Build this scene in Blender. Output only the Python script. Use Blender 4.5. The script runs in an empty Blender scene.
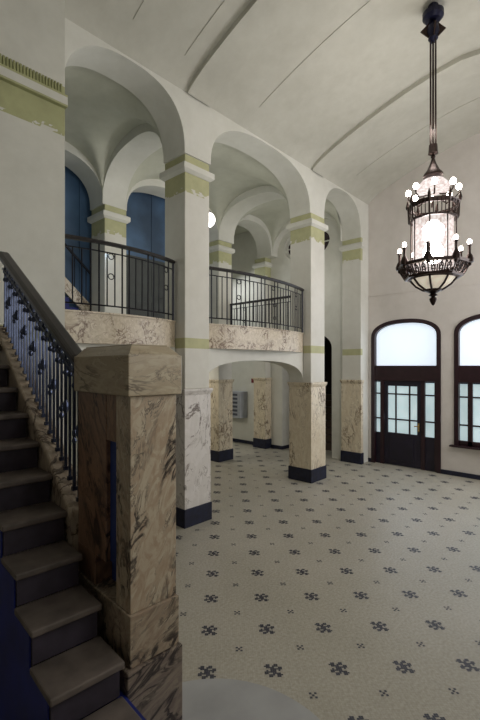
import bpy, bmesh, math, random
from mathutils import Vector, Matrix
random.seed(7)
C = bpy.context.scene.collection
PI = math.pi
R = math.radians

# ------------------------------------------------------------------ materials
def new_mat(name):
    m = bpy.data.materials.new(name); m.use_nodes = True
    nt = m.node_tree; b = nt.nodes['Principled BSDF']
    return m, nt, b

def N(nt, t, **kw):
    n = nt.nodes.new(t)
    for k, v in kw.items():
        if k in n.inputs.keys(): n.inputs[k].default_value = v
        else: setattr(n, k, v)
    return n

def ramp(nt, fac, stops):
    r = nt.nodes.new('ShaderNodeValToRGB')
    els = r.color_ramp.elements
    while len(els) < len(stops): els.new(0.5)
    for e, (p, c) in zip(els, stops):
        e.position = p; e.color = (*c, 1) if len(c) == 3 else c
    nt.links.new(fac, r.inputs['Fac'])
    return r.outputs['Color']

def mix(nt, fac, a, b, mode='MIX'):
    n = nt.nodes.new('ShaderNodeMix'); n.data_type = 'RGBA'; n.blend_type = mode
    for s, v in ((n.inputs[0], fac), (n.inputs[6], a), (n.inputs[7], b)):
        if hasattr(v, 'links') or isinstance(v, bpy.types.NodeSocket): nt.links.new(v, s)
        elif isinstance(v, (int, float)): s.default_value = v
        else: s.default_value = (*v, 1)
    return n.outputs[2]

def mth(nt, op, a, b=0.0, c=0.0):
    n = nt.nodes.new('ShaderNodeMath'); n.operation = op
    for i, v in enumerate((a, b, c)):
        if isinstance(v, bpy.types.NodeSocket): nt.links.new(v, n.inputs[i])
        else: n.inputs[i].default_value = v
    return n.outputs[0]

def pos(nt):
    return nt.nodes.new('ShaderNodeNewGeometry').outputs['Position']

def noise(nt, vec, scale, detail=3, rough=.5, dist=0):
    n = nt.nodes.new('ShaderNodeTexNoise')
    n.inputs['Scale'].default_value = scale; n.inputs['Detail'].default_value = detail
    n.inputs['Roughness'].default_value = rough; n.inputs['Distortion'].default_value = dist
    nt.links.new(vec, n.inputs['Vector'])
    return n.outputs['Fac']

def bump(nt, b, h, strength=.1, dist=.02):
    n = nt.nodes.new('ShaderNodeBump'); n.inputs['Strength'].default_value = strength
    n.inputs['Distance'].default_value = dist
    nt.links.new(h, n.inputs['Height']); nt.links.new(n.outputs[0], b.inputs['Normal'])

def flat(name, col, rough=.6, metal=0, var=.12, scale=6):
    m, nt, b = new_mat(name)
    p = pos(nt)
    n = noise(nt, p, scale, 4)
    c2 = tuple(max(0, c * (1 - var)) for c in col); c1 = tuple(min(1, c * (1 + var)) for c in col)
    nt.links.new(ramp(nt, n, [(.3, c2), (.7, c1)]), b.inputs['Base Color'])
    b.inputs['Roughness'].default_value = rough; b.inputs['Metallic'].default_value = metal
    return m

def plaster(name, col, stain, green=None):
    m, nt, b = new_mat(name)
    p = pos(nt)
    n1 = noise(nt, p, .8, 5, .6); n2 = noise(nt, p, 5, 5, .65)
    c = mix(nt, ramp(nt, n1, [(.35, (0, 0, 0)), (.7, (1, 1, 1))]), stain, col)
    c = mix(nt, .10, c, ramp(nt, n2, [(.3, (.35, .33, .28)), (.7, (.85, .85, .8))]))
    if green:
        z = N(nt, 'ShaderNodeSeparateXYZ'); nt.links.new(p, z.inputs[0]); zz = z.outputs[2]
        rag = mth(nt, 'MULTIPLY', mth(nt, 'GREATER_THAN', noise(nt, p, 7, 2), .5), .035)
        rag2 = mth(nt, 'MULTIPLY', mth(nt, 'GREATER_THAN', noise(nt, p, 14, 2), .6), .03)
        lo = mth(nt, 'ADD', mth(nt, 'ADD', rag, rag2), 4.575)
        def band(a, bb):
            return mth(nt, 'MULTIPLY', mth(nt, 'GREATER_THAN', zz, a), mth(nt, 'LESS_THAN', zz, bb))
        f = mth(nt, 'ADD', mth(nt, 'ADD', band(lo, 4.88), band(4.96, 5.085)), band(2.443, 2.585))
        f = mth(nt, 'MULTIPLY', f, .92)
        gcol = ramp(nt, n2, [(.3, tuple(x * .88 for x in green)), (.7, tuple(min(1, x * 1.1) for x in green))])
        c = mix(nt, f, c, gcol)
    nt.links.new(c, b.inputs['Base Color'])
    b.inputs['Roughness'].default_value = .75
    bump(nt, b, n2, .12, .01)
    return m

def marble(name, base, mid, vein, vscale=2.2, width=.045, rough=.35, strong=1.0, stretch=(1, 1, .55), tilt=None):
    m, nt, b = new_mat(name)
    mp = N(nt, 'ShaderNodeMapping'); nt.links.new(pos(nt), mp.inputs[0])
    mp.inputs['Rotation'].default_value = (.5, .35, .3); mp.inputs['Scale'].default_value = stretch
    if tilt:
        mp.vector_type = 'TEXTURE'; mp.inputs['Rotation'].default_value = tilt; mp.inputs['Scale'].default_value = tuple(1 / x for x in stretch)
    v = mp.outputs[0]
    n1 = noise(nt, v, vscale, 8, .62, 1.6)
    n2 = noise(nt, v, vscale * 2.3, 8, .65, 2.4)
    n3 = noise(nt, v, vscale * .6, 4, .5, .6)
    a1 = mth(nt, 'ABSOLUTE', mth(nt, 'SUBTRACT', n1, .5))
    a2 = mth(nt, 'ABSOLUTE', mth(nt, 'SUBTRACT', n2, .5))
    v1 = ramp(nt, a1, [(0, (1, 1, 1)), (width * .45, (.75, .75, .75)), (width, (0, 0, 0))])
    v2 = ramp(nt, a2, [(0, (1, 1, 1)), (width * .5, (.5, .5, .5)), (width * .8, (0, 0, 0))])
    gate = ramp(nt, n3, [(.46, (.0, .0, .0)), (.56, (1, 1, 1))])
    n4 = noise(nt, v, vscale * 1.3, 5, .6, 1.0)
    gate2 = ramp(nt, n4, [(.50, (.0, .0, .0)), (.60, (1, 1, 1))])
    c = mix(nt, ramp(nt, n2, [(.42, (0, 0, 0)), (.58, (1, 1, 1))]), mid, base)
    c = mix(nt, .35, c, ramp(nt, n4, [(.35, mid), (.6, base)]))
    f1 = mix(nt, 1.0, v1, gate, 'MULTIPLY'); f2 = mix(nt, 1.0, v2, gate2, 'MULTIPLY')
    fm = N(nt, 'ShaderNodeRGBToBW'); nt.links.new(f1, fm.inputs[0])
    fm2 = N(nt, 'ShaderNodeRGBToBW'); nt.links.new(f2, fm2.inputs[0])
    c = mix(nt, mth(nt, 'MULTIPLY', fm2.outputs[0], .85 * strong), c, tuple(x * 1.3 for x in vein))
    c = mix(nt, mth(nt, 'MULTIPLY', fm.outputs[0], strong), c, vein)
    nt.links.new(c, b.inputs['Base Color'])
    b.inputs['Roughness'].default_value = rough
    return m

def emit(name, col, strength, var=0.0, scale=3, rough=.3):
    m, nt, b = new_mat(name)
    n = noise(nt, pos(nt), scale, 2)
    lo = tuple(c * (1 - var) for c in col)
    c = ramp(nt, n, [(.3, lo), (.7, col)])
    nt.links.new(c, b.inputs['Emission Color']); nt.links.new(c, b.inputs['Base Color'])
    b.inputs['Emission Strength'].default_value = strength
    b.inputs['Roughness'].default_value = rough
    return m

GREEN = (.43, .43, .23)
M = {}
M['plaster'] = plaster('plaster_warm', (.70, .66, .63), (.61, .575, .54))
M['plaster_band'] = plaster('plaster_with_green_bands', (.68, .675, .625), (.60, .59, .53), GREEN)
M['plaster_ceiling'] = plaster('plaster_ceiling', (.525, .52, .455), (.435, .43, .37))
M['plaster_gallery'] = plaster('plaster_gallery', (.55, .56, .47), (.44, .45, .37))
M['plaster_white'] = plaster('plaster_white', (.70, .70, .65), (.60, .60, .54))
M['plaster_left'] = plaster('plaster_left', (.57, .57, .51), (.48, .48, .43), (.33, .34, .16))
M['green'] = flat('green_paint', GREEN, .7)
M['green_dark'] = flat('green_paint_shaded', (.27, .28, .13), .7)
M['marble'] = marble('cream_marble', (.72, .65, .51), (.60, .51, .37), (.13, .08, .045), 3.6, .030)
M['marble_white'] = marble('pale_marble', (.68, .65, .62), (.60, .57, .53), (.14, .11, .09), 2.4, .024)
M['fascia'] = marble('fascia_marble', (.64, .57, .46), (.47, .40, .29), (.14, .08, .05), 4.5, .040, stretch=(1, 1, 1))
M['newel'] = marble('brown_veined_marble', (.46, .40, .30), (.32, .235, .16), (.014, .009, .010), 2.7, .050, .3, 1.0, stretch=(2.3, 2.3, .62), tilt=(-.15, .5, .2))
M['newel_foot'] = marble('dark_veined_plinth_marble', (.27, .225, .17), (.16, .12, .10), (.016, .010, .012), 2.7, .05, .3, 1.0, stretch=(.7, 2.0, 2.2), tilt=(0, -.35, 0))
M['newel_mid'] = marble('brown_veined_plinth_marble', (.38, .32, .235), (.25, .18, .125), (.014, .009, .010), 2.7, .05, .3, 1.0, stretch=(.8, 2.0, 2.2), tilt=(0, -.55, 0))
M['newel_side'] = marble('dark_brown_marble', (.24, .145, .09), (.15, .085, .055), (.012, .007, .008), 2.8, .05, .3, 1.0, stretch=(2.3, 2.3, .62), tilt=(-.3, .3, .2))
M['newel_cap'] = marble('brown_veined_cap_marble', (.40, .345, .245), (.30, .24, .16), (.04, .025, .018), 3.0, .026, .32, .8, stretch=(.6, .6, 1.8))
M['base'] = flat('navy_black_stone', (.006, .008, .026), .6, 0, .4, 12)
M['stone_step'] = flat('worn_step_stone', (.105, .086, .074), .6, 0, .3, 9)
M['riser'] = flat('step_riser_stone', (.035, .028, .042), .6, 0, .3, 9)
M['coping'] = marble('coping_marble', (.40, .34, .26), (.29, .23, .17), (.05, .03, .02), 4, .04, .4)
M['blue_shade'] = flat('deep_blue_shade', (.004, .012, .14), .6, 0, .3, 5)  # blue of deep shadow put into the colour; gallery steps share it
M['slot_shade'] = flat('blue_recess_shade', (.010, .030, .15), .6, 0, .3, 5)  # darkness inside the newel recess put into the colour
M['iron'] = flat('dark_wrought_iron', (.010, .010, .016), .35, .5, .3, 20)
M['iron_stair'] = flat('glossy_blue_black_iron', (.055, .068, .115), .3, .8, .3, 20)
M['handrail'] = flat('dark_handrail_wood', (.020, .017, .018), .4, 0, .3, 12)
M['bronze'] = flat('dark_bronze', (.030, .017, .014), .38, .7, .3, 25)
M['canopy_blue'] = flat('blue_black_metal', (.006, .007, .03), .4, .4, .3, 20)
M['door_wood'] = flat('dark_maroon_wood', (.022, .007, .011), .35, 0, .3, 8)
M['door_panel'] = flat('blue_black_door_panel', (.008, .005, .017), .5, 0, .3, 6)
M['blue_board'] = flat('blue_painted_board', (.058, .115, .21), .6, 0, .5, 1.1)
M['dark_door'] = flat('dark_grey_green_door', (.035, .042, .040), .5, 0, .2, 5)
M['grey_metal'] = flat('grey_painted_metal', (.32, .34, .38), .5, 0, .1, 6)
M['slot_dark'] = flat('dark_slot', (.05, .055, .08), .5)
M['red'] = flat('dark_red_sign', (.16, .012, .02), .4)
M['brass'] = flat('brass', (.55, .40, .16), .25, .9)
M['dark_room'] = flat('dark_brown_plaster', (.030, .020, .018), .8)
M['dark_step'] = flat('dark_brown_step', (.08, .05, .035), .6)
M['oculus_glass'] = flat('dark_window_glass', (.045, .030, .034), .12)
M['glass_top'] = emit('frosted_lunette_glass', (.76, .86, .97), .84, .06, 1)  # door and window panes glow by themselves in place of daylight outside
M['glass_low'] = emit('frosted_door_glass', (.60, .76, .80), .62, .22, 3)
def crystal_mat():
    m, nt, b = new_mat('glowing_crystal')
    n = noise(nt, pos(nt), 26, 3)
    c = ramp(nt, n, [(.35, (.62, .48, .44)), (.65, (1, .93, .90))])
    e = N(nt, 'ShaderNodeEmission'); nt.links.new(c, e.inputs[0]); e.inputs[1].default_value = 1.35
    tr = N(nt, 'ShaderNodeBsdfTransparent'); mx = N(nt, 'ShaderNodeMixShader'); mx.inputs[0].default_value = .62
    nt.links.new(tr.outputs[0], mx.inputs[1]); nt.links.new(e.outputs[0], mx.inputs[2])
    nt.links.new(mx.outputs[0], nt.nodes['Material Output'].inputs['Surface'])
    return m
M['crystal'] = crystal_mat()
M['crystal_hot'] = emit('hot_lamp_core', (1.0, .92, .88), 60, .1, 8)
M['bulb'] = emit('lit_bulb', (1.0, .90, .80), 45, .05)
M['candle'] = emit('lit_candle_bulb', (1.0, .88, .80), 14, .05)
M['globe'] = emit('white_globe_glass', (1.0, .97, .90), 4.5, .02)
M['bowl_glass'] = emit('amber_bowl_glass', (.80, .72, .58), .55, .35, 8)

# floor: fine mosaic
def floor_mat():
    m, nt, b = new_mat('beige_mosaic')
    p = pos(nt)
    n1 = noise(nt, p, .55, 5, .6); n2 = noise(nt, p, 45, 2)
    c = ramp(nt, n1, [(.32, (.335, .315, .25)), (.7, (.43, .405, .345))])
    c = mix(nt, .35, c, ramp(nt, n2, [(.3, (.25, .235, .19)), (.7, (.53, .505, .44))]))
    br = N(nt, 'ShaderNodeTexBrick'); br.offset = 0
    mp = N(nt, 'ShaderNodeMapping'); mp.inputs['Rotation'].default_value = (0, 0, R(45)); nt.links.new(p, mp.inputs[0])
    nt.links.new(mp.outputs[0], br.inputs['Vector'])
    br.inputs['Scale'].default_value = 30; br.inputs['Brick Width'].default_value = .5; br.inputs['Row Height'].default_value = .5
    br.inputs['Mortar Size'].default_value = .02
    br.inputs['Color1'].default_value = (1, 1, 1, 1); br.inputs['Color2'].default_value = (.93, .93, .92, 1); br.inputs['Mortar'].default_value = (.72, .70, .66, 1)
    c = mix(nt, .7, c, br.outputs['Color'], 'MULTIPLY')
    nt.links.new(c, b.inputs['Base Color']); b.inputs['Roughness'].default_value = .42
    return m
M['floor'] = floor_mat()
M['motif'] = flat('navy_mosaic_tile', (.034, .036, .055), .45, 0, .3, 30)

# ------------------------------------------------------------------ mesh helpers
def box(bm, x0, x1, y0, y1, z0, z1):
    v = [bm.verts.new(c) for c in ((x0, y0, z0), (x1, y0, z0), (x1, y1, z0), (x0, y1, z0), (x0, y0, z1), (x1, y0, z1), (x1, y1, z1), (x0, y1, z1))]
    for f in ((3, 2, 1, 0), (4, 5, 6, 7), (0, 1, 5, 4), (1, 2, 6, 5), (2, 3, 7, 6), (3, 0, 4, 7)):
        bm.faces.new([v[i] for i in f])
    return v

def frustum(bm, a, b, z0, z1):
    v = [bm.verts.new(c) for c in ((a[0], a[2], z0), (a[1], a[2], z0), (a[1], a[3], z0), (a[0], a[3], z0), (b[0], b[2], z1), (b[1], b[2], z1), (b[1], b[3], z1), (b[0], b[3], z1))]
    for f in ((3, 2, 1, 0), (4, 5, 6, 7), (0, 1, 5, 4), (1, 2, 6, 5), (2, 3, 7, 6), (3, 0, 4, 7)):
        bm.faces.new([v[i] for i in f])

def tube(bm, pts, r, n=8, closed=False, flat_z=1.0):
    pts = [Vector(p) for p in pts]
    rings = []
    L = len(pts)
    for i, p in enumerate(pts):
        if closed: t = pts[(i + 1) % L] - pts[i - 1]
        else: t = pts[min(i + 1, L - 1)] - pts[max(i - 1, 0)]
        t.normalize()
        up = Vector((0, 0, 1)) if abs(t.z) < .95 else Vector((1, 0, 0))
        s = t.cross(up).normalized(); u = s.cross(t).normalized()
        rr = r[i] if isinstance(r, (list, tuple)) else r
        rings.append([bm.verts.new(p + s * rr * math.cos(2 * PI * k / n) + u * rr * flat_z * math.sin(2 * PI * k / n)) for k in range(n)])
    m = L if closed else L - 1
    for i in range(m):
        a, b = rings[i], rings[(i + 1) % L]
        for k in range(n):
            bm.faces.new((a[k], a[(k + 1) % n], b[(k + 1) % n], b[k]))
    if not closed:
        bm.faces.new(rings[0][::-1]); bm.faces.new(rings[-1])

def lathe(bm, prof, n=24, cx=0, cy=0, cap=True):
    rings = []
    for r, z in prof:
        rings.append([bm.verts.new((cx + max(r, 1e-4) * math.cos(2 * PI * k / n), cy + max(r, 1e-4) * math.sin(2 * PI * k / n), z)) for k in range(n)])
    for a, b in zip(rings, rings[1:]):
        for k in range(n): bm.faces.new((a[k], a[(k + 1) % n], b[(k + 1) % n], b[k]))
    if cap:
        bm.faces.new(rings[0][::-1]); bm.faces.new(rings[-1])

def prism(bm, poly, z0, z1):
    a = [bm.verts.new((x, y, z0)) for x, y in poly]; b = [bm.verts.new((x, y, z1)) for x, y in poly]
    n = len(poly)
    bm.faces.new(a[::-1]); bm.faces.new(b)
    for i in range(n): bm.faces.new((a[i], a[(i + 1) % n], b[(i + 1) % n], b[i]))

def ball(bm, c, r, sz=1.0, u=12, v=8):
    mt = Matrix.Translation(c) @ Matrix.Diagonal((r, r, r * sz, 1))
    bmesh.ops.create_uvsphere(bm, u_segments=u, v_segments=v, radius=1, matrix=mt)

def fin(name, bm, mat, parent=None, smooth=False, bevel=0, loc=None):
    bmesh.ops.recalc_face_normals(bm, faces=bm.faces[:])
    me = bpy.data.meshes.new(name); bm.to_mesh(me); bm.free()
    for m in (mat if isinstance(mat, list) else [mat]): me.materials.append(m)
    if smooth:
        for p in me.polygons: p.use_smooth = True
        if hasattr(me, 'set_sharp_from_angle'): me.set_sharp_from_angle(angle=R(40))
    o = bpy.data.objects.new(name, me); C.objects.link(o)
    if parent: o.parent = parent
    if loc: o.location = loc
    if bevel:
        bv = o.modifiers.new('bevel', 'BEVEL'); bv.width = bevel; bv.segments = 2; bv.limit_method = 'ANGLE'
    return o

def BM(): return bmesh.new()

def boxobj(name, dims, mat, parent=None, bevel=0):
    bm = BM(); box(bm, *dims); return fin(name, bm, mat, parent, bevel=bevel)

def tag(o, label, cat, group=None):
    o['label'] = label; o['category'] = cat
    if group: o['group'] = group
    return o

def struct(o):
    o['kind'] = 'structure'; return o

def thing(name, label, cat, loc=(0, 0, 0), rz=0, group=None):
    o = bpy.data.objects.new(name, None); C.objects.link(o)
    o.location = loc; o.rotation_euler = (0, 0, rz); o.empty_display_size = .1
    return tag(o, label, cat, group)

def part_copy(src, parent, loc=None, rot=None):
    c = src.copy(); C.objects.link(c); c.parent = parent
    if loc is not None: c.location = loc
    if rot is not None: c.rotation_euler = rot
    return c

# ------------------------------------------------------------------ camera (x along the arcade, y into the gallery)
CAMX, CAMY, H = -3.658, -4.404, 2.2
cd = bpy.data.cameras.new('camera'); cam = bpy.data.objects.new('camera', cd); C.objects.link(cam)
cd.sensor_fit = 'HORIZONTAL'; cd.sensor_width = 36; cd.lens = 31.5
cd.shift_y = 6 / 480
cd.clip_start = .05
cam.location = (CAMX, CAMY, H); cam.rotation_euler = (R(90), 0, R(42.8 - 90))
bpy.context.scene.camera = cam

# ------------------------------------------------------------------ arches
def sup(u, n=2.5):
    u = min(1, abs(u)); return (1 - u ** n) ** (1 / n)

def arch_wall(name, p0, d, th, L, openings, spring, crown, top, mat, n=2.5, ends=None, parent=None):
    """wall strip: starts at p0, runs L along unit d, thickness vector th; the openings are (s0, s1) arched"""
    ss = {0.0: spring, L: spring}
    for a, b in openings:
        for k in range(33):
            t = -math.cos(PI * k / 32)
            ss[(a + b) / 2 + t * (b - a) / 2] = spring + (crown - spring) * sup(t, n)
    s = sorted(ss.items())
    bm = BM()
    p0 = Vector(p0); d = Vector(d); th = Vector(th)
    f, bk = [], []
    for si, zi in s:
        q = p0 + d * si
        f.append((bm.verts.new((q.x, q.y, zi)), bm.verts.new((q.x, q.y, top))))
        q = q + th
        bk.append((bm.verts.new((q.x, q.y, zi)), bm.verts.new((q.x, q.y, top))))
    for i in range(len(s) - 1):
        bm.faces.new((f[i][0], f[i + 1][0], f[i + 1][1], f[i][1]))
        bm.faces.new((bk[i + 1][0], bk[i][0], bk[i][1], bk[i + 1][1]))
        bm.faces.new((f[i][0], bk[i][0], bk[i + 1][0], f[i + 1][0]))
        bm.faces.new((f[i][1], f[i + 1][1], bk[i + 1][1], bk[i][1]))
    for i in (0, -1):
        bm.faces.new((f[i][0], f[i][1], bk[i][1], bk[i][0]))
    return fin(name, bm, mat, parent, smooth=True)

SP, CR = 5.09, 5.88
struct(arch_wall('wall_arcade', (-1.7, .0, 0), (1, 0, 0), (0, .47, 0), 7.16, [(.03, 1.70), (2.18, 4.74), (5.24, 6.78)], SP, CR, 6.9, M['plaster_white']))
struct(arch_wall('wall_gallery', (-5.0, 2.46, 0), (1, 0, 0), (0, .47, 0), 10.2, [(3.3, 5.17), (5.65, 8.04), (8.54, 9.95)], SP, 5.80, 6.6, M['plaster_white']))
for i, (a, w) in enumerate(((0.0, .47), (3.04, .48), (5.02, .36))):
    struct(arch_wall('trim_%d' % (i + 1), (a, .47, 0), ((.16 if i == 0 else 0) / 1.99, 1, 0), (w, 0, 0), 1.99, [(.0, 1.99)], SP, 5.80, 6.6, M['plaster_white']))

def groin(name, x0, x1, y0, y1, spring, rise, mat, k0=0, k1=0, nx=28, ny=24):
    bm = BM()
    g = []
    for i in range(nx + 1):
        tx = -math.cos(PI * i / nx); row = []
        for j in range(ny + 1):
            ty = -math.cos(PI * j / ny)
            z = spring + rise * max(sup(tx, 2.4), sup(ty, 2.4))
            w_ = (ty + 1) / 2; xa, xb = x0 + k0 * w_, x1 + k1 * w_
            row.append(bm.verts.new(((xa + xb) / 2 + tx * (xb - xa) / 2, (y0 + y1) / 2 + ty * (y1 - y0) / 2, z)))
        g.append(row)
    for i in range(nx):
        for j in range(ny): bm.faces.new((g[i][j], g[i][j + 1], g[i + 1][j + 1], g[i + 1][j]))
    return fin(name, bm, mat, smooth=True)
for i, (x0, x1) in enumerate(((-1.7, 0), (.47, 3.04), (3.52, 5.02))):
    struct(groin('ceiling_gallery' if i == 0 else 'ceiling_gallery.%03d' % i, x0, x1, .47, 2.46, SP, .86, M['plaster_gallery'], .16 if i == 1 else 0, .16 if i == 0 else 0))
struct(boxobj('ceiling_passage', (-5, 5.2, 2.93, 4.7, 6.0, 6.1), M['plaster_gallery']))

# ------------------------------------------------------------------ hall vault
def vz(t):
    u = min(1, max(0, t / 2.6)); u = u if t <= 2.6 else max(0, (5.2 - t) / 2.6)
    e = min(t, 5.2 - t)
    return 6.0 + .75 * (1 - (1 - min(1, u)) ** 1.5) - .09 * math.exp(-max(e, 0) / .13)
def vault_strip(bm, x0, x1, off=0.0, t0=0.0, t1=5.2, n=40, thick=0):
    prev = None
    ts = [t0 + (t1 - t0) * (.5 - .5 * math.copysign(abs(math.cos(PI * k / n)) ** .75, math.cos(PI * k / n))) for k in range(n + 1)]
    rows = []
    for t in ts:
        z = vz(t) - off
        rows.append([bm.verts.new((x0, -t, z)), bm.verts.new((x1, -t, z)), bm.verts.new((x1, -t, z + thick)), bm.verts.new((x0, -t, z + thick))])
    for a, b in zip(rows, rows[1:]):
        bm.faces.new((a[0], a[1], b[1], b[0]))
        if thick:
            bm.faces.new((a[1], a[2], b[2], b[1])); bm.faces.new((a[2], a[3], b[3], b[2])); bm.faces.new((a[3], a[0], b[0], b[3]))
    if thick:
        bm.faces.new(rows[0]); bm.faces.new(rows[-1])
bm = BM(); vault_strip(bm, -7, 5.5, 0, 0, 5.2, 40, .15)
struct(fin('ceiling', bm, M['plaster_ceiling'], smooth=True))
k = 3
for a in (-3.6, 0.0, 3.04):
    k += 1
    bm = BM(); vault_strip(bm, a + .02, a + .46, .07, .04, 5.16, 40, .09)
    struct(fin('trim_%d' % k, bm, M['plaster_ceiling'], smooth=True))
# shallow plaster panel borders between the ribs
k = 6
for a in (-2.9, -1.0, -.25, 1.2, 4.3):
    k += 1
    bm = BM(); vault_strip(bm, a, a + .07, .009, .30, 4.9, 36, .03)
    struct(fin('trim_%d' % k, bm, M['plaster_ceiling'], smooth=True))

# ------------------------------------------------------------------ floor with mosaic motifs in the same mesh
BIG = [".XX..XX..", "XXX.XXX..", ".XXXX..XX", "...XXXXXX", ".X.XXX.X.", "XXXXXX...", "XX..XXXX.", "..XXX.XXX", "..XX..XX."]
SMALL = ["X.X", ".X.", "X.X"]
def build_floor():
    bm = BM()
    box(bm, -7, 7.6, -5.4, 4.7, -.1, 0)
    for f in bm.faces: f.material_index = 0
    d = .478; p0, q0 = -2.679, .407; s2 = math.sqrt(.5)
    def stamp(p, q, rows, cell):
        n = len(rows)
        for i, row in enumerate(rows):
            for j, ch in enumerate(row):
                if ch != 'X': continue
                pp = p + ((n - 1) / 2 - i) * cell; qq = q + (j - (n - 1) / 2) * cell
                vs = []
                for dp, dq in ((-.5, -.5), (-.5, .5), (.5, .5), (.5, -.5)):
                    P, Q = pp + dp * cell * .96, qq + dq * cell * .96
                    vs.append(bm.verts.new(((P + Q) * s2, (P - Q) * s2, .0015)))
                bm.faces.new(vs).material_index = 1
    for i in range(-16, 24):
        for j in range(-18, 20):
            p, q = p0 + i * d, q0 + j * d
            for pp, qq, rows, cell in ((p, q, BIG, .0145), (p + d / 2, q + d / 2, SMALL, .0175)):
                x, y = (pp + qq) * s2, (pp - qq) * s2
                if x < -5.6 or x > 5.35 or y < -5.1 or y > 4.5: continue
                if y > 0 and x < .3: continue
                stamp(pp, qq, rows, cell)
    return struct(fin('floor', bm, [M['floor'], M['motif']]))
build_floor()
# pale rounded marble apron set in the floor before the stair foot
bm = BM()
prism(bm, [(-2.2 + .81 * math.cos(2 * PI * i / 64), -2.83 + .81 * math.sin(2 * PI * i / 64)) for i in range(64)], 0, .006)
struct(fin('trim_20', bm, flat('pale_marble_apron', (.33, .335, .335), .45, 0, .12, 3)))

# ------------------------------------------------------------------ hall and gallery walls
# solid pier wall left of the first arch
bm = BM(); box(bm, -7, -1.70, -.12, .47, 0, 6.9)
wl = struct(fin('wall_left', bm, M['plaster_left']))
bm = BM(); box(bm, -7, -1.69, -.17, -.10, 4.86, 4.985)
struct(fin('trim_21', bm, M['plaster_left'], bevel=.006))
bm = BM()
x = -7.0
while x < -1.72:
    box(bm, x, x + .016, -.134, -.12, 4.995, 5.095); x += .030
struct(fin('trim_22', bm, M['green_dark']))
# door wall at the far end of the hall: three arched openings, built as columns of quads
XW = 5.45
OPEN = [(.075, 1.58, 0.0), (1.83, 3.29, .62), (3.54, 5.0, 0.0)]
SPR, APX = 2.84, 3.22
def end_wall():
    bm = BM()
    ss = [0, 5.2]
    cols = []
    cur = 0.0
    x0, x1 = XW, XW + .35
    def quad_slab(b0, b1, zb0, zb1, zt):
        vs = []
        for x in (x0, x1):
            vs.append([bm.verts.new((x, -b0, zb0)), bm.verts.new((x, -b1, zb1)), bm.verts.new((x, -b1, zt)), bm.verts.new((x, -b0, zt))])
        a, b = vs
        bm.faces.new(a); bm.faces.new(b[::-1])
        for i in range(4): bm.faces.new((a[i], a[(i + 1) % 4], b[(i + 1) % 4], b[i]))
    for b0, b1, sill in OPEN:
        if cur < b0: quad_slab(cur, b0, 0, 0, 6.9)
        m, w = (b0 + b1) / 2, (b1 - b0) / 2
        ts = [-math.cos(PI * i / 28) for i in range(29)]
        for ta, tb in zip(ts, ts[1:]):
            quad_slab(m + ta * w, m + tb * w, SPR + (APX - SPR) * sup(ta, 2.3), SPR + (APX - SPR) * sup(tb, 2.3), 6.9)
        if sill: quad_slab(b0, b1, 0, 0, sill)
        cur = b1
    quad_slab(cur, 5.4, 0, 0, 6.9)
    return struct(fin('wall_right', bm, M['plaster']))
end_wall()
struct(boxobj('trim_23', (XW - .012, XW + .01, -5.2, -.0, 3.79, 3.815), M['plaster']))
for i, (b0, b1) in enumerate(((.0, .075), (1.58, 3.54), (5.0, 5.2))):
    struct(boxobj('baseboard_right' if i == 0 else 'baseboard_right.%03d' % i, (XW - .02, XW + .02, -b1, -b0, 0, .09), M['base'], bevel=.004))
# hall back wall and side wall behind the camera
struct(boxobj('wall_back', (-7, 5.8, -5.5, -5.2, 0, 6.9), M['plaster']))
struct(boxobj('wall_front', (-7.2, -7, -5.5, .47, 0, 6.9), M['plaster']))
# gallery end wall, with a dark arched passage and an oval window
def gallery_end():
    X0, X1 = 5.22, 5.72
    bm = BM()
    def slab(b0, b1, lo0, lo1, hi0, hi1):
        vs = []
        for x in (X0, X1):
            vs.append([bm.verts.new((x, b0, lo0)), bm.verts.new((x, b1, lo1)), bm.verts.new((x, b1, hi1)), bm.verts.new((x, b0, hi0))])
        a, b = vs
        bm.faces.new(a[::-1]); bm.faces.new(b)
        for i in range(4): bm.faces.new((a[i], a[(i + 1) % 4], b[(i + 1) % 4], b[i]))
    slab(.47, .82, 0, 0, 6.6, 6.6); slab(2.30, 4.7, 0, 0, 6.6, 6.6)
    m, w = 1.56, .74
    cy, cz, rh, rv = 1.56, 5.27, .68, .42
    ts = [-math.cos(PI * i / 32) for i in range(33)]
    for ta, tb in zip(ts, ts[1:]):
        ya, yb = m + ta * w, m + tb * w
        la, lb = 2.62 + .42 * sup(ta, 2.2), 2.62 + .42 * sup(tb, 2.2)
        ea = rv * math.sqrt(max(0, 1 - ((ya - cy) / rh) ** 2)); eb = rv * math.sqrt(max(0, 1 - ((yb - cy) / rh) ** 2))
        slab(ya, yb, la, lb, cz - ea, cz - eb); slab(ya, yb, cz + ea, cz + eb, 6.6, 6.6)
    struct(fin('wall_end', bm, M['plaster_white']))
gallery_end()
def oval_window():
    X = 5.34
    root = bpy.data.objects.new('window_3', None); C.objects.link(root); struct(root)
    cy, cz, rh, rv = 1.56, 5.27, .68, .42
    bm = BM()
    vs = [bm.verts.new((X + .05, cy + rh * math.cos(2 * PI * i / 40), cz + rv * math.sin(2 * PI * i / 40))) for i in range(40)]
    bm.faces.new(vs); fin('pane', bm, M['oculus_glass'], root)
    bm = BM(); tube(bm, [(X, cy + (rh - .02) * math.cos(2 * PI * i / 40), cz + (rv - .02) * math.sin(2 * PI * i / 40)) for i in range(40)], .03, 6, True)
    fin('window_frame', bm, M['plaster_white'], root)
    bm = BM(); box(bm, X, X + .03, cy - rh, cy + rh, cz - .012, cz + .012); box(bm, X, X + .03, cy - .012, cy + .012, cz - rv, cz + rv)
    fin('muntin', bm, M['plaster_white'], root)
oval_window()
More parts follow.
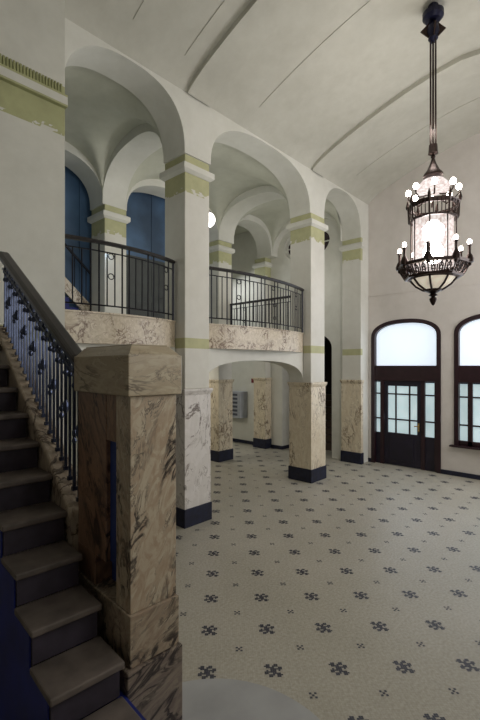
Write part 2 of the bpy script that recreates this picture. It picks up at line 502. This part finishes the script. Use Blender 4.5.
# dark stair passage behind the arched opening
bm = BM()
box(bm, 5.72, 7.6, .5, .6, 0, 3.4); box(bm, 5.72, 7.6, 2.5, 2.6, 0, 3.4); box(bm, 7.5, 7.6, .6, 2.5, 0, 3.4); box(bm, 5.72, 7.6, .5, 2.6, 3.3, 3.4)
struct(fin('wall_passage', bm, M['dark_room']))
t = thing('stair_flight', 'dark brown stair flight rising inside the shadowed arched passage', 'stairs', (5.95, 1.55, 0))
for i in range(8):
    boxobj('step', (i * .19, 1.5, -.9, .9, i * .17 + (0 if i == 0 else .002), (i + 1) * .17), M['dark_step'], t)
# rear ground and upper walls
struct(boxobj('wall_rear', (-5, 5.72, 4.6, 4.75, 0, 6.6), M['plaster_gallery']))
struct(boxobj('wall_end_return', (5.171, 5.46, .002, .48, 0, 5.09), M['plaster_white'], bevel=.004))
struct(boxobj('baseboard_end', (5.19, 5.23, 2.30, 4.6, 0, .09), M['base']))
struct(boxobj('baseboard_jamb', (5.22, 5.72, 2.285, 2.30, 0, .09), M['base']))
struct(boxobj('wall_gallery_left', (-5.1, -5, .47, 4.7, 0, 6.6), M['plaster_gallery']))
struct(boxobj('floor_gallery', (-5, 3.46, .47, 3.3, 2.46, 2.75), M['plaster_white']))

# ------------------------------------------------------------------ pillars
def pillar(label, x0, x1, y0, y1, clad='marble', half=False, shaft_mat='plaster_band'):
    FX = (x1 - x0) / 2 if half else 99
    t = thing('pillar', label, 'pillar', ((x0 + x1) / 2, (y0 + y1) / 2, 0)); t['kind'] = 'thing'
    hx, hy = (x1 - x0) / 2, (y1 - y0) / 2
    m_ = lambda e: min(hx + e, FX)
    def bx(name, e, z0, z1, mat, bev=.004):
        b = BM(); box(b, -hx - e, m_(e), -hy - e, hy + e, z0, z1); return fin(name, b, mat, t, bevel=bev)
    bx('base_block', .028, 0, .25, M['base'], .006)
    c = bx('marble_cladding', .014, .25, 1.80, M[clad]); c['label'] = 'veined marble cladding'
    b = BM()
    def fr(e0, e1, z0, z1): frustum(b, (-hx - e0, m_(e0), -hy - e0, hy + e0), (-hx - e1, m_(e1), -hy - e1, hy + e1), z0, z1)
    fr(.016, .04, 1.80, 1.855); fr(.04, .04, 1.855, 1.885)
    fin('marble_cap', b, M[clad], t, bevel=.004)
    bx('shaft', 0, 1.885, 5.09, M[shaft_mat], .008)
    b = BM(); fr(.012, .055, 4.84, 4.875); fr(.055, .055, 4.875, 4.955); fr(.05, .01, 4.955, 4.98)
    fin('capital', b, M['plaster_white'], t, bevel=.004)
    return t
pillar('square plaster pillar with pale marble foot just behind the brown newel post', .02, .47, .02, .47, 'marble_white')
pillar('free-standing square pillar with cream marble foot at the right end of the bowed balcony', 3.04, 3.52, -.02, .46)
pillar('plaster pilaster with cream marble foot against the wall beside the dark entrance door', 5.08, 5.169, .0, .465, half=True)
pillar('rear pillar with cream marble foot seen at the left side of the low arch', 3.06, 3.49, 2.48, 2.91)
pillar('rear gallery pillar with green banded capital between the two blue board openings', .19, .63, 2.44, 2.92)
pillar('far pilaster with cream marble foot beside the grey wall cabinet under the low arch', 4.98, 5.217, 2.68, 3.06, half=True)

# ------------------------------------------------------------------ balconies
def bow(s, e, d): return e - d * math.sin(PI * s) ** .8
def railing(name_label, pts_fn, z0, zr, n, group=None, ring_every=9, rail_r=.036):
    """pts_fn(s) -> (x, y); a wrought iron railing between z0 and zr"""
    cx, cy = pts_fn(.5)
    t = thing('balcony_railing', name_label, 'railing', (cx, cy, z0))
    P = lambda s, z: (pts_fn(s)[0] - cx, pts_fn(s)[1] - cy, z - z0)
    K = 40
    b = BM(); tube(b, [P(i / K, zr - .02) for i in range(K + 1)], rail_r, 8, flat_z=.75); h = fin('handrail', b, M['handrail'], t, smooth=True)
    b = BM(); tube(b, [P(i / K, zr - .125) for i in range(K + 1)], .008, 6); fin('upper_rail', b, M['iron'], t)
    b = BM(); tube(b, [P(i / K, z0 + .085) for i in range(K + 1)], .010, 6); fin('lower_rail', b, M['iron'], t)
    b = BM(); tube(b, [(0, 0, 0), (0, 0, zr - .03 - z0)], .010, 6); long_ = None
    b2 = BM(); tube(b2, [(0, 0, 0), (0, 0, zr - .125 - (z0 + .085))], .008, 6)
    bb = BM(); tube(bb, [(.034 * math.cos(2 * PI * i / 16), 0, .034 * math.sin(2 * PI * i / 16)) for i in range(16)], .0065, 5, True)
    protos = {}
    for i in range(n + 1):
        s = .012 + .976 * i / n
        x, y, _ = P(s, z0)
        x2, y2, _ = P(min(1, s + .01), z0); ang = math.atan2(y2 - y, x2 - x)
        full = i % 4 in (0, 1)
        key = 'f' if full else 's'
        if key not in protos:
            o = fin('baluster', b if full else b2, M['iron'], t); protos[key] = o
        else: o = part_copy(protos[key], t)
        o.location = (x, y, 0 if full else .085)
        if i % ring_every == 6 and i < n:
            sm = s + .488 / n
            xr, yr, _ = P(sm, z0)
            for zz in ((zr - .125 - .04 - z0), (zr - z0) * .52):
                if 'r' not in protos: r = fin('ring', bb, M['iron'], t); protos['r'] = r
                else: r = part_copy(protos['r'], t)
                r.location = (xr, yr, zz); r.rotation_euler = (0, 0, ang)
    # end posts
    for s in (.004, .996):
        pb = BM(); tube(pb, [(0, 0, 0), (0, 0, zr - .03 - z0)], .016, 8)
        fin('end_post', pb, M['iron'], t).location = P(s, z0)
    return t
def balcony(label, a0, a1, e, d):
    t = thing('balcony', label, 'balcony', ((a0 + a1) / 2, .3, 2.46))
    cx, cy = (a0 + a1) / 2, .3
    L = a1 - a0
    b = BM()
    front = [(a0 + L * i / 32 - cx, bow(i / 32, e, d) - cy) for i in range(33)]
    prism(b, front + [(a1 - cx, .466 - cy), (a0 - cx, .466 - cy)], 0, .345); fin('fascia', b, M['fascia'], t)
    b = BM()
    front = [(a0 + L * i / 32 - cx, bow(i / 32, e, d) - .02 - cy) for i in range(33)]
    prism(b, front + [(a1 - cx, .466 - cy), (a0 - cx, .466 - cy)], .345, .365)
    fin('coping', b, M['fascia'], t)
    o = arch_wall('arch_spandrel', (a0 - cx, e - cy, 0), (1, 0, 0), (0, .46 - e, 0), L, [(.0, L)], -.565, -.17, 0, M['plaster_white'], n=2.6, parent=t)
    return t
balcony('bowed marble-faced balcony over the low arch between two tall pillars', .484, 3.026, .15, .19)
balcony('bowed marble-faced balcony above and behind the brown newel post', -1.70, .006, .22, .15)
railing('curved black iron railing on the balcony over the low arch', lambda s: (.49 + 2.53 * s, bow(s, .16, .19)), 2.825, 3.665, 28)
railing('curved black iron railing on the balcony behind the brown newel post', lambda s: (-1.69 + 1.69 * s, bow(s, .25, .15)), 2.825, 3.665, 17)
railing('straight black iron railing seen through the curved balcony railing', lambda s: (3.42, .50 + 1.95 * s), 2.75, 3.655, 20)

# ------------------------------------------------------------------ things in the gallery
bx = [(-1.6, .05), (.06, 1.66), (1.67, 3.0)]
lab = ['blue painted board left of the seam in the left gallery opening', 'blue painted board behind the rear gallery pillar, reaching into both openings', 'blue painted board nearest the tall front pillar, above the dark panel door']
for (a, b_), l in zip(bx, lab):
    o = boxobj('partition_board', (a, b_, 3.12, 3.16, 2.752, 5.95), M['blue_board'], bevel=.006); tag(o, l, 'board'); o['kind'] = 'thing'
t = thing('panel_door', 'dark grey-green panel door leaning low in the right gallery opening behind the railing', 'door', (1.58, 3.08, 2.752))
dlf = boxobj('door_leaf', (-.62, .62, 0, .03, 0, 1.72), M['dark_door'], t, .005)
for x0, x1 in ((-.54, -.06), (.06, .54)):
    for z0, z1 in ((.12, .8), (.92, 1.6)): boxobj('panel', (x0, x1, -.012, .0, z0, z1), M['dark_door'], dlf, .004)
# upper stair in the left gallery opening
t = thing('gallery_stair', 'small blue stair with white stone side rising behind the left balcony railing', 'stairs', (-.1, 2.93, 2.752))
b = BM()
vs0 = [(.62, .05), (.62, .28), (-.85, 1.62), (-.85, 1.36), (.30, .30), (.2, .05)]
a_ = [b.verts.new((x, 0, z)) for x, z in vs0]; c_ = [b.verts.new((x, .04, z)) for x, z in vs0]
b.faces.new(a_); b.faces.new(c_[::-1])
for i in range(6): b.faces.new((a_[i], a_[(i + 1) % 6], c_[(i + 1) % 6], c_[i]))
fin('stringer', b, M['fascia'], t)
for i in range(7): boxobj('step', (-.85, .40 - i * .17, .041, .185, i * .17, (i + 1) * .17), M['blue_shade'], t)
b = BM(); tube(b, [(.45, .02, 1.02), (-.85, .02, 2.2)], .025, 8); fin('handrail', b, M['iron'], t)
for i in range(6):
    x = .42 - i * .22
    b = BM(); tube(b, [(x, .02, .28 + (.62 - x) * .91 - .02), (x, .02, 1.02 + (.45 - x) * .907)], .009, 6); fin('baluster', b, M['iron'], t)
# globe lamp
t = thing('pendant_lamp', 'white glowing globe lamp hanging in the gallery beside the tall front pillar', 'lamp', (1.63, 1.30, 4.90))
b = BM(); ball(b, (0, 0, 0), .135, 1, 24, 16); fin('globe', b, M['globe'], t, smooth=True)
b = BM(); tube(b, [(0, 0, .13), (0, 0, 1.03)], .008, 8); fin('rod', b, M['bronze'], t)
b = BM(); lathe(b, [(.05, .12), (.055, .15), (.02, .18)], 16); fin('gallery_cap', b, M['bronze'], t)
# wall cabinet and sign under the low arch
t = thing('wall_cabinet', 'grey metal wall cabinet with rows of dark slots seen under the low arch', 'cabinet', (4.92, 3.64, .74))
cbd = boxobj('cabinet_body', (-.0, .29, -.12, .55, 0, .74), M['grey_metal'], t, .006)
for i in range(6): boxobj('slot', (-.008, .004, .0, .50, .07 + i * .11, .13 + i * .11), M['slot_dark'], cbd)
t = thing('wall_sign', 'small dark red sign on the white wall above the grey wall cabinet', 'sign', (5.20, 3.30, 1.73))
boxobj('plate', (0, .02, -.07, .07, 0, .12), M['red'], t, .003)

# ------------------------------------------------------------------ entrance doors and windows on the door wall
def arch_poly(b0, b1, z0, inset, n=28):
    m, w = (b0 + b1) / 2, (b1 - b0) / 2 - inset
    pts = [(m - w, z0)]
    for i in range(n + 1):
        tt = -math.cos(PI * i / n); pts.append((m + tt * w, SPR + (APX - SPR - inset) * sup(tt, 2.3)))
    pts.append((m + w, z0)); return pts
def arched_unit(name, b0, b1, sill, is_door):
    root = bpy.data.objects.new(name, None); C.objects.link(root); struct(root)
    X0, X1 = XW + .03, XW + .13
    def poly_ring(pn, outer, inner, mat, xa, xb):
        b = BM()
        A = [[b.verts.new((x, -p, z)) for p, z in outer] for x in (xa, xb)]
        I = [[b.verts.new((x, -p, z)) for p, z in inner] for x in (xa, xb)]
        n = len(outer)
        for i in range(n - 1):
            b.faces.new((A[0][i], A[0][i + 1], I[0][i + 1], I[0][i])); b.faces.new((A[1][i], I[1][i], I[1][i + 1], A[1][i + 1]))
            b.faces.new((A[0][i], A[1][i], A[1][i + 1], A[0][i + 1])); b.faces.new((I[0][i], I[0][i + 1], I[1][i + 1], I[1][i]))
        return fin(pn, b, mat, root)
    poly_ring('arched_frame', arch_poly(b0, b1, sill, .0), arch_poly(b0, b1, sill, .085), M['door_wood'], XW - .02, X1)
    b = BM()
    pl = arch_poly(b0, b1, 2.20, .085)
    b.faces.new([b.verts.new((XW + .085, -p, z)) for p, z in pl]); o = fin('lunette_pane', b, M['glass_top'], root); o['label'] = 'arched frosted glass'
    boxobj('transom_bar', (X0 - .03, X1, -b1 + .04, -b0 - .04, 1.87, 2.21), M['door_wood'], root, .01)
    L = b0 - (.118 if b0 > 1 else .16)
    def px(v): return v + L
    def panes(pn, u0, u1, z0, z1, cols, rows, par=None):
        par = par or root
        b = BM(); b.faces.new([b.verts.new((XW + .09, -u, z)) for u, z in ((u0, z0), (u1, z0), (u1, z1), (u0, z1))])
        o = fin(pn, b, M['glass_low'], par)
        g = BM()
        for c in cols: box(g, XW + .06, XW + .1, -c - .015, -c + .015, z0, z1)
        for r in rows: box(g, XW + .06, XW + .1, -u1, -u0, r - .015, r + .015)
        fin('muntin', g, M['door_wood'], par)
    zb = .70 if is_door else .70
    panes('sidelight_pane', px(.185), px(.36), zb, 1.84, [], [1.02, 1.58])
    panes('sidelight_pane', px(1.325), px(1.53), zb, 1.84, [], [1.02, 1.58])
    # frame stiles
    for u0, u1 in ((.10, .19), (.355, .44), (1.25, 1.33), (1.525, 1.57)):
        boxobj('stile', (X0, X1, -px(u1), -px(u0), sill, 1.88), M['door_wood'], root, .004)
    if is_door:
        for u0, u1 in ((.19, .355), (1.33, 1.525)): boxobj('lower_panel', (X0 + .02, X1, -px(u1), -px(u0), 0, .70), M['door_panel'], root, .004)
        leaf = BM()
        for u0, u1, z0, z1 in ((.445, .52, .02, 1.865), (1.17, 1.245, .02, 1.865), (.52, 1.17, .02, .72), (.52, 1.17, 1.76, 1.865)):
            box(leaf, X0 + .01, X1 - .02, -px(u1), -px(u0), z0, z1)
        dl = fin('door_leaf', leaf, M['door_panel'], root, bevel=.004)
        panes('leaf_pane', px(.52), px(1.17), .72, 1.76, [px(.70), px(1.00)], [1.02, 1.58], dl)
        hb = BM(); box(hb, X0 - .01, X0 + .012, -px(1.225), -px(1.19), .80, .98); tube(hb, [(X0 - .03, -px(1.21), .91), (X0 - .03, -px(1.12), .91)], .011, 8); tube(hb, [(X0 + .0, -px(1.21), .91), (X0 - .03, -px(1.21), .91)], .009, 8)
        h = fin('handle', hb, M['brass'], dl); h['label'] = 'brass door handle'
        boxobj('raised_panel', (X0 - .005, X0 + .02, -px(1.10), -px(.59), .12, .62), M['door_panel'], dl, .006)
    else:
        panes('middle_pane', px(.44), px(1.25), .70, 1.84, [px(.70), px(1.00)], [1.02, 1.58])
        boxobj('bottom_rail', (X0, X1, -b1 + .02, -b0 - .02, sill, .71), M['door_wood'], root, .004)
        boxobj('sill', (XW - .09, XW + .05, -b1 - .07, -b0 + .07, sill - .035, sill), M['door_wood'], root, .004)
arched_unit('door_1', *OPEN[0], True)
arched_unit('window_1', *OPEN[1], False)
arched_unit('door_2', *OPEN[2], True)

# ------------------------------------------------------------------ stair and newel (frame: x along the treads to the right, y up the flight)
RZ = R(-3.73)
NWX, NWY = -2.503, -2.596
t = thing('newel_post', 'massive brown veined marble newel post at the foot of the dark stair', 'newel', (NWX, NWY, 0), RZ)
W, D = .273, .632
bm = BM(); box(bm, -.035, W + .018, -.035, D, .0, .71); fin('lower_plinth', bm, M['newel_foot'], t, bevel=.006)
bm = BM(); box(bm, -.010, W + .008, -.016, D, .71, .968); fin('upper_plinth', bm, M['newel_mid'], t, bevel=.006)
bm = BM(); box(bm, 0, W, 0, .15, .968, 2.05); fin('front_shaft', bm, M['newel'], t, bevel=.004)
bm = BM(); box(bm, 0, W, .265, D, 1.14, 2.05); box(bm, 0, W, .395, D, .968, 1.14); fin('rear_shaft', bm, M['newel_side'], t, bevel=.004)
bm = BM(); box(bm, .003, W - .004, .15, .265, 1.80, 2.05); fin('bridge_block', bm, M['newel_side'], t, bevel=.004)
bm = BM(); box(bm, .026, W - .004, .15, .265, 1.14, 1.80); box(bm, .10, W - .004, .15, .395, .968, 1.14); o = fin('recess_back', bm, M['slot_shade'], t); o['label'] = 'recess strip coloured in deep blue shade'
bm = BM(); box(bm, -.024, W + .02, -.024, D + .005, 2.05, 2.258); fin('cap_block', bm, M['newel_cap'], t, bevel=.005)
bm = BM(); frustum(bm, (-.015, W + .012, -.015, D), (.025, W - .025, .035, D - .035), 2.258, 2.305); box(bm, .03, W - .03, .04, D - .04, 2.305, 2.312); fin('cap_top', bm, M['newel_cap'], t, bevel=.003)

SX, SY = -2.54, -2.617
rise, run, h1, wid = .1778, .2424, .787, .362
t = thing('staircase', 'dark worn stone staircase climbing beside the brown newel post', 'stairs', (SX, SY, 0), RZ)
for k_ in range(-3, 9):
    h = h1 + rise * k_; y = run * k_
    right = -.016 if y < .60 else -.005
    lo = max(0, h - rise)
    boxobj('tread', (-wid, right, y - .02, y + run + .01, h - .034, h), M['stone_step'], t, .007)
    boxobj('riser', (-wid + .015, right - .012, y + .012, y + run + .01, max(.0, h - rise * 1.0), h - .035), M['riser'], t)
yl = run * 9; hl = h1 + rise * 9
boxobj('landing', (-1.6, -.005, yl - .02, 2.37, hl - .06, hl), M['stone_step'], t, .008)
# side wall below the steps
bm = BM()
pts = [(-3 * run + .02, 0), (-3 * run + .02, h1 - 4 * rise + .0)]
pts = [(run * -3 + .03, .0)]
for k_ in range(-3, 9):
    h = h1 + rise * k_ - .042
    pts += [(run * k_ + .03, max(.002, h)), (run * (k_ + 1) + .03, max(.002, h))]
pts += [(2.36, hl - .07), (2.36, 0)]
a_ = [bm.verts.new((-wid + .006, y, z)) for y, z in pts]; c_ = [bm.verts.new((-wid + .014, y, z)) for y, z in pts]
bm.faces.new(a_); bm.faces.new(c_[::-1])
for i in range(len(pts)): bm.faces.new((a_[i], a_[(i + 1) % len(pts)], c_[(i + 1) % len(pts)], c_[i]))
o = fin('side_panel', bm, M['blue_shade'], t); o['label'] = 'side of the steps coloured in deep blue shade'  # colour carries the blue shadow on this side
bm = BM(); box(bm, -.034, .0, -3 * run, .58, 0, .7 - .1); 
fin('gap_shade', bm, M['blue_shade'], t)  # added dark strip, coloured as the shade between steps and newel
# curb wall with sloped marble coping
sl = rise / run
bm = BM()
y0, y1 = .665, 2.36
def nose(y): return h1 - .035 + sl * y
def slopebox(bm, x0, x1, ya, yb, za0, za1, zb0, zb1):
    v = [bm.verts.new(c) for c in ((x0, ya, za0), (x1, ya, za0), (x1, yb, zb0), (x0, yb, zb0), (x0, ya, za1), (x1, ya, za1), (x1, yb, zb1), (x0, yb, zb1))]
    for f in ((3, 2, 1, 0), (4, 5, 6, 7), (0, 1, 5, 4), (1, 2, 6, 5), (2, 3, 7, 6), (3, 0, 4, 7)): bm.faces.new([v[i] for i in f])
slopebox(bm, .0, .11, y0, y1, 0, nose(y0) + .03, 0, nose(y1) + .03)
fin('curb_wall', bm, M['coping'], t)
bm = BM(); slopebox(bm, -.012, .125, y0, y1, nose(y0) + .032, nose(y0) + .085, nose(y1) + .032, nose(y1) + .085)
fin('coping', bm, M['coping'], t, bevel=.012)

def railz(y): return 2.274 + .58 * (y - .70)
t = thing('stair_railing', 'glossy dark iron stair railing with knobbed balusters running up from the newel post', 'railing', (SX, SY, 0), RZ)
bm = BM()
K = 12
for i in range(1):
    slopebox(bm, .015, .105, .68, 2.36, railz(.68) - .055, railz(.68), railz(2.36) - .055, railz(2.36))
fin('handrail', bm, M['handrail'], t, bevel=.02)
bm = BM(); slopebox(bm, .048, .072, .68, 2.36, railz(.68) - .17, railz(.68) - .15, railz(2.36) - .17, railz(2.36) - .15); fin('upper_rail', bm, M['iron_stair'], t)
bm = BM(); slopebox(bm, .030, .090, .68, 2.36, railz(.68) - .085, railz(.68) - .056, railz(2.36) - .085, railz(2.36) - .056); fin('rail_bead', bm, M['iron_stair'], t)
n = 24
ringp = None
for i in range(n):
    y = .705 + i * .07
    zb = nose(y) + .099; zt = railz(y) - .08
    b = BM(); hb_ = .0068 + (.0012 if i % 2 else 0)
    mid = (zt - zb)
    box(b, -hb_, hb_, -hb_, hb_, 0, mid)
    for fz in (mid - .09, mid - .16 if i % 2 else mid - .13): ball(b, (0, 0, fz), .018, 1.2, 8, 6)
    if i % 3 == 0: ball(b, (0, 0, mid * .52), .020, 2.4, 8, 6)
    if i % 3 == 1: ball(b, (0, 0, mid * .38), .016, 1.6, 8, 6); ball(b, (0, 0, mid * .44), .016, 1.6, 8, 6)
    box(b, -.014, .014, -.014, .014, 0, .025)
    fin('baluster', b, M['iron_stair'], t, loc=(.06, y, zb))
    if i % 2 == 0 and i < n - 1:
        if not ringp:
            rb = BM(); tube(rb, [(0, .026 * math.cos(2 * PI * q / 14), .026 * math.sin(2 * PI * q / 14)) for q in range(14)], .006, 5, True)
            ringp = fin('ring', rb, M['iron_stair'], t); r = ringp
        else: r = part_copy(ringp, t)
        r.location = (.06, y + .035, railz(y + .035) - .117)

# ------------------------------------------------------------------ chandelier
CX, CY = 1.89, -2.59
t = thing('chandelier', 'large lit bronze and crystal lantern chandelier hanging from the vaulted ceiling', 'chandelier', (CX, CY, 0), R(10))
b = BM(); lathe(b, [(.0, 6.56), (.09, 6.56), (.125, 6.60), (.125, 6.66), (.07, 6.70), (.06, 6.76)], 24); fin('canopy', b, M['canopy_blue'], t, smooth=True)
b = BM()
for rz in (.35, .35 + PI / 2):
    c, s = math.cos(rz), math.sin(rz)
    for du, dz, ext in ((0, 0, .11),):
        vs = []
        for u, z in ((0, .14), (.15, 0), (0, -.14), (-.15, 0)):
            for off in (-.008, .008): vs.append(b.verts.new((u * c - off * s, u * s + off * c, 6.44 + z)))
        q = vs
        b.faces.new((q[0], q[2], q[4], q[6])); b.faces.new((q[7], q[5], q[3], q[1]))
        for i in range(4):
            j = (i + 1) % 4; b.faces.new((q[2 * i], q[2 * i + 1], q[2 * j + 1], q[2 * j]))
fin('rosette_plate', b, M['bronze'], t)
b = BM(); lathe(b, [(.03, 6.56), (.06, 6.50), (.075, 6.42), (.05, 6.36), (.06, 6.33), (.03, 6.29)], 16); fin('hub', b, M['canopy_blue'], t, smooth=True)
for i in range(4):
    a = PI / 4 + i * PI / 2
    b = BM(); tube(b, [(.042 * math.cos(a), .042 * math.sin(a), 6.32), (.042 * math.cos(a), .042 * math.sin(a), 4.95)], .0065, 6); fin('suspension_rod', b, M['bronze'], t)
b = BM(); tube(b, [(0, 0, 6.32), (0, 0, 4.95)], .012, 8); fin('centre_rod', b, M['bronze'], t)
b = BM(); lathe(b, [(.0, 5.0), (.05, 4.99), (.055, 4.90), (.06, 4.88), (.02, 4.86), (.03, 4.84), (.018, 4.82), (.035, 4.76), (.075, 4.67), (.115, 4.62), (.12, 4.59), (.05, 4.57)], 20); fin('crown_cone', b, M['bronze'], t, smooth=True)
b = BM(); lathe(b, [(.04, 4.58), (.13, 4.54), (.19, 4.47), (.20, 4.42), (.10, 4.40), (.05, 4.40)], 20); fin('upper_crystal', b, M['crystal'], t, smooth=True)
bulb = None
for i in range(8):
    a = i * PI / 4 + .2
    b = BM(); tube(b, [(.10 * math.cos(a), .10 * math.sin(a), 4.34), (.24 * math.cos(a), .24 * math.sin(a), 4.29), (.29 * math.cos(a), .29 * math.sin(a), 4.34), (.29 * math.cos(a), .29 * math.sin(a), 4.39)], .010, 6); arm_ = fin('upper_arm', b, M['bronze'], t)
    if bulb is None: b = BM(); ball(b, (0, 0, 0), .033, 1.2, 12, 8); bulb = o = fin('upper_bulb', b, M['bulb'], arm_, smooth=True)
    else: o = part_copy(bulb, arm_)
    o.location = (.29 * math.cos(a), .29 * math.sin(a), 4.42)
def ngon_ring(b, ro0, ro1, z0, z1, th, n=8, rot=0):
    A = []
    for r, z in ((ro0, z0), (ro1, z1), (ro1 - th, z1), (ro0 - th, z0)):
        A.append([b.verts.new((r * math.cos(rot + 2 * PI * k / n), r * math.sin(rot + 2 * PI * k / n), z)) for k in range(n)])
    for q in range(4):
        u, v = A[q], A[(q + 1) % 4]
        for k in range(n): b.faces.new((u[k], u[(k + 1) % n], v[(k + 1) % n], v[k]))
b = BM(); ngon_ring(b, .30, .315, 4.185, 4.235, .02); ngon_ring(b, .285, .285, 4.03, 4.055, .02); fin('gallery_rings', b, M['bronze'], t)
b = BM()
for k_ in range(40):
    a = 2 * PI * k_ / 40; box_r = .288
    v = (box_r * math.cos(a), box_r * math.sin(a))
    tube(b, [(v[0], v[1], 4.04), (v[0] * 1.03, v[1] * 1.03, 4.22)], .006 if k_ % 5 else .012, 5)
for k_ in range(8):
    a = 2 * PI * k_ / 8
    lathe(b, [(.018, 4.23), (.024, 4.26), (.006, 4.34)], 8, .305 * math.cos(a), .305 * math.sin(a))
fin('slatted_gallery', b, M['bronze'], t)
b = BM(); lathe(b, [(.235, 3.45), (.235, 4.06)], 32, cap=False); fin('crystal_cylinder', b, M['crystal'], t, smooth=True)
b = BM(); lathe(b, [(.04, 3.50), (.11, 3.54), (.125, 3.66), (.085, 3.73), (.08, 3.77), (.12, 3.83), (.125, 3.95), (.05, 4.03)], 20); fin('lamp_core', b, M['crystal_hot'], t, smooth=True)
for k_ in range(8):
    a = 2 * PI * k_ / 8
    pb = BM(); tube(pb, [(.262 * math.cos(a), .262 * math.sin(a), 3.45), (.262 * math.cos(a), .262 * math.sin(a), 4.05)], .009, 6); fin('lantern_post', pb, M['bronze'], t)
# lower ring with filigree, octagonal
b = BM(); ngon_ring(b, .425, .435, 3.45, 3.485, .05, 8); ngon_ring(b, .34, .35, 3.305, 3.33, .03, 8)
ngon_ring(b, .435, .27, 3.482, 3.495, .03, 8)
fin('lower_ring', b, M['bronze'], t)
b = BM()
for k_ in range(8):
    a0, a1 = 2 * PI * k_ / 8, 2 * PI * (k_ + 1) / 8
    def on(u, w):
        r = .345 + (.422 - .345) * w; z = 3.325 + (3.455 - 3.325) * w
        p = Vector((r * math.cos(a0), r * math.sin(a0), z)).lerp(Vector((r * math.cos(a1), r * math.sin(a1), z)), u); return p
    for uc in (.2, .5, .8):
        for sgn in (1, -1):
            tube(b, [on(uc + sgn * (.02 + .07 * math.sin(q * .5) * (1 - q / 14)), .08 + .84 * q / 12) for q in range(13)], .007, 5)
        tube(b, [on(uc + .075 * math.cos(2 * PI * q / 10), .5 + .28 * math.sin(2 * PI * q / 10)) for q in range(10)], .0065, 5, True)
    for uc in (.0, .35, .65): tube(b, [on(uc, 0), on(uc, 1)], .008, 5)
fin('filigree_band', b, M['bronze'], t)
cb = cc = None
for k_ in range(8):
    a = 2 * PI * k_ / 8
    x, y = .405 * math.cos(a), .405 * math.sin(a)
    b = BM(); lathe(b, [(.045, 3.57), (.05, 3.61), (.03, 3.66), (.016, 3.68), (.016, 3.77), (.026, 3.775), (.02, 3.79)], 12); ball(b, (0, 0, 3.55), .022)
    if cb is None: cb = o = fin('candle_holder', b, M['bronze'], t, smooth=True)
    else: b.free(); o = part_copy(cb, t)
    o.location = (x, y, -.115)
    if cc is None: b = BM(); ball(b, (0, 0, 0), .026, 1.35, 10, 8); cc = o2 = fin('candle_bulb', b, M['candle'], o, smooth=True)
    else: o2 = part_copy(cc, o)
    o2.location = (0, 0, 3.82)
b = BM(); lathe(b, [(.262, 3.315), (.245, 3.29), (.19, 3.225), (.11, 3.17), (.04, 3.15)], 24); fin('glass_bowl', b, M['bowl_glass'], t, smooth=True)
b = BM(); ngon_ring(b, .28, .285, 3.295, 3.32, .02, 24); fin('bowl_rim', b, M['bronze'], t)
for k_ in range(8):
    a = 2 * PI * k_ / 8
    b = BM(); tube(b, [(r * math.cos(a), r * math.sin(a), z) for r, z in ((.285, 3.33), (.262, 3.285), (.205, 3.218), (.125, 3.165), (.05, 3.14))], .013, 6); fin('bowl_rib', b, M['bronze'], t)
b = BM(); lathe(b, [(.0, 2.96), (.018, 2.975), (.04, 3.02), (.045, 3.05), (.02, 3.075), (.055, 3.09), (.03, 3.115), (.10, 3.145), (.11, 3.165), (.03, 3.18)], 16); fin('finial', b, M['bronze'], t, smooth=True)

# ------------------------------------------------------------------ lights
def area(name, loc, target, sx, sy, power, col):
    l = bpy.data.lights.new(name, 'AREA'); l.shape = 'RECTANGLE'; l.size = sx; l.size_y = sy; l.energy = power; l.color = col
    o = bpy.data.objects.new(name, l); C.objects.link(o); o.location = loc
    o.rotation_euler = (Vector(target) - Vector(loc)).to_track_quat('-Z', 'Y').to_euler()
    return o
def point(name, loc, power, col, r=.15):
    l = bpy.data.lights.new(name, 'POINT'); l.energy = power; l.color = col; l.shadow_soft_size = r
    o = bpy.data.objects.new(name, l); C.objects.link(o); o.location = loc; return o
area('hall_fill', (3.7, -5.1, 3.5), (2.4, 0, 3.2), 3.0, 3.0, 155, (1.0, .975, .985))  # added fill standing in for daylight; the back wall has no window
area('left_fill', (-1.2, -5.1, 3.6), (-1.6, 0, 3.6), 2.4, 2.6, 52, (1.0, .98, .92))  # added fill to brighten the newel and left wall, no window behind it
area('daylight_door', (5.3, -2.6, 1.9), (0, -2.4, 1.2), 4.6, 1.8, 30, (.87, .92, 1.0))
point('chandelier_glow', (CX, CY, 5.2), 34, (1, .93, .86), .2)
point('gallery_glow', (1.63, 1.30, 4.62), 14, (1, .97, .87), .14)
point('gallery_glow_far', (4.3, 1.3, 4.2), 9, (1, .97, .90), .3)
point('gallery_glow_left', (-.85, 1.35, 3.7), 9, (.95, .97, .90), .4)
area('under_gallery_light', (2.2, 3.6, 2.3), (3.0, 3.0, 0), 1.0, 1.0, 20, (1, .93, .80))
area('rear_light', (4.3, 3.8, 4.8), (4.4, 3.0, 0), .8, .8, 22, (.95, .97, 1.0))
area('board_light', (.6, 3.02, 4.2), (.4, 3.14, 2.9), 3.0, .05, 3, (.55, .75, 1.0))

w = bpy.data.worlds.new('world'); bpy.context.scene.world = w; w.use_nodes = True
w.node_tree.nodes['Background'].inputs[0].default_value = (.5, .6, .9, 1); w.node_tree.nodes['Background'].inputs[1].default_value = .03
sc = bpy.context.scene
sc.view_settings.view_transform = 'Standard'; sc.view_settings.look = 'None'; sc.view_settings.exposure = 0
sc.cycles.use_denoising = True
try: sc.cycles.denoiser = 'OPENIMAGEDENOISE'
except Exception: pass
sc.cycles.max_bounces = 8; sc.cycles.diffuse_bounces = 5
sc.cycles.sample_clamp_indirect = 6
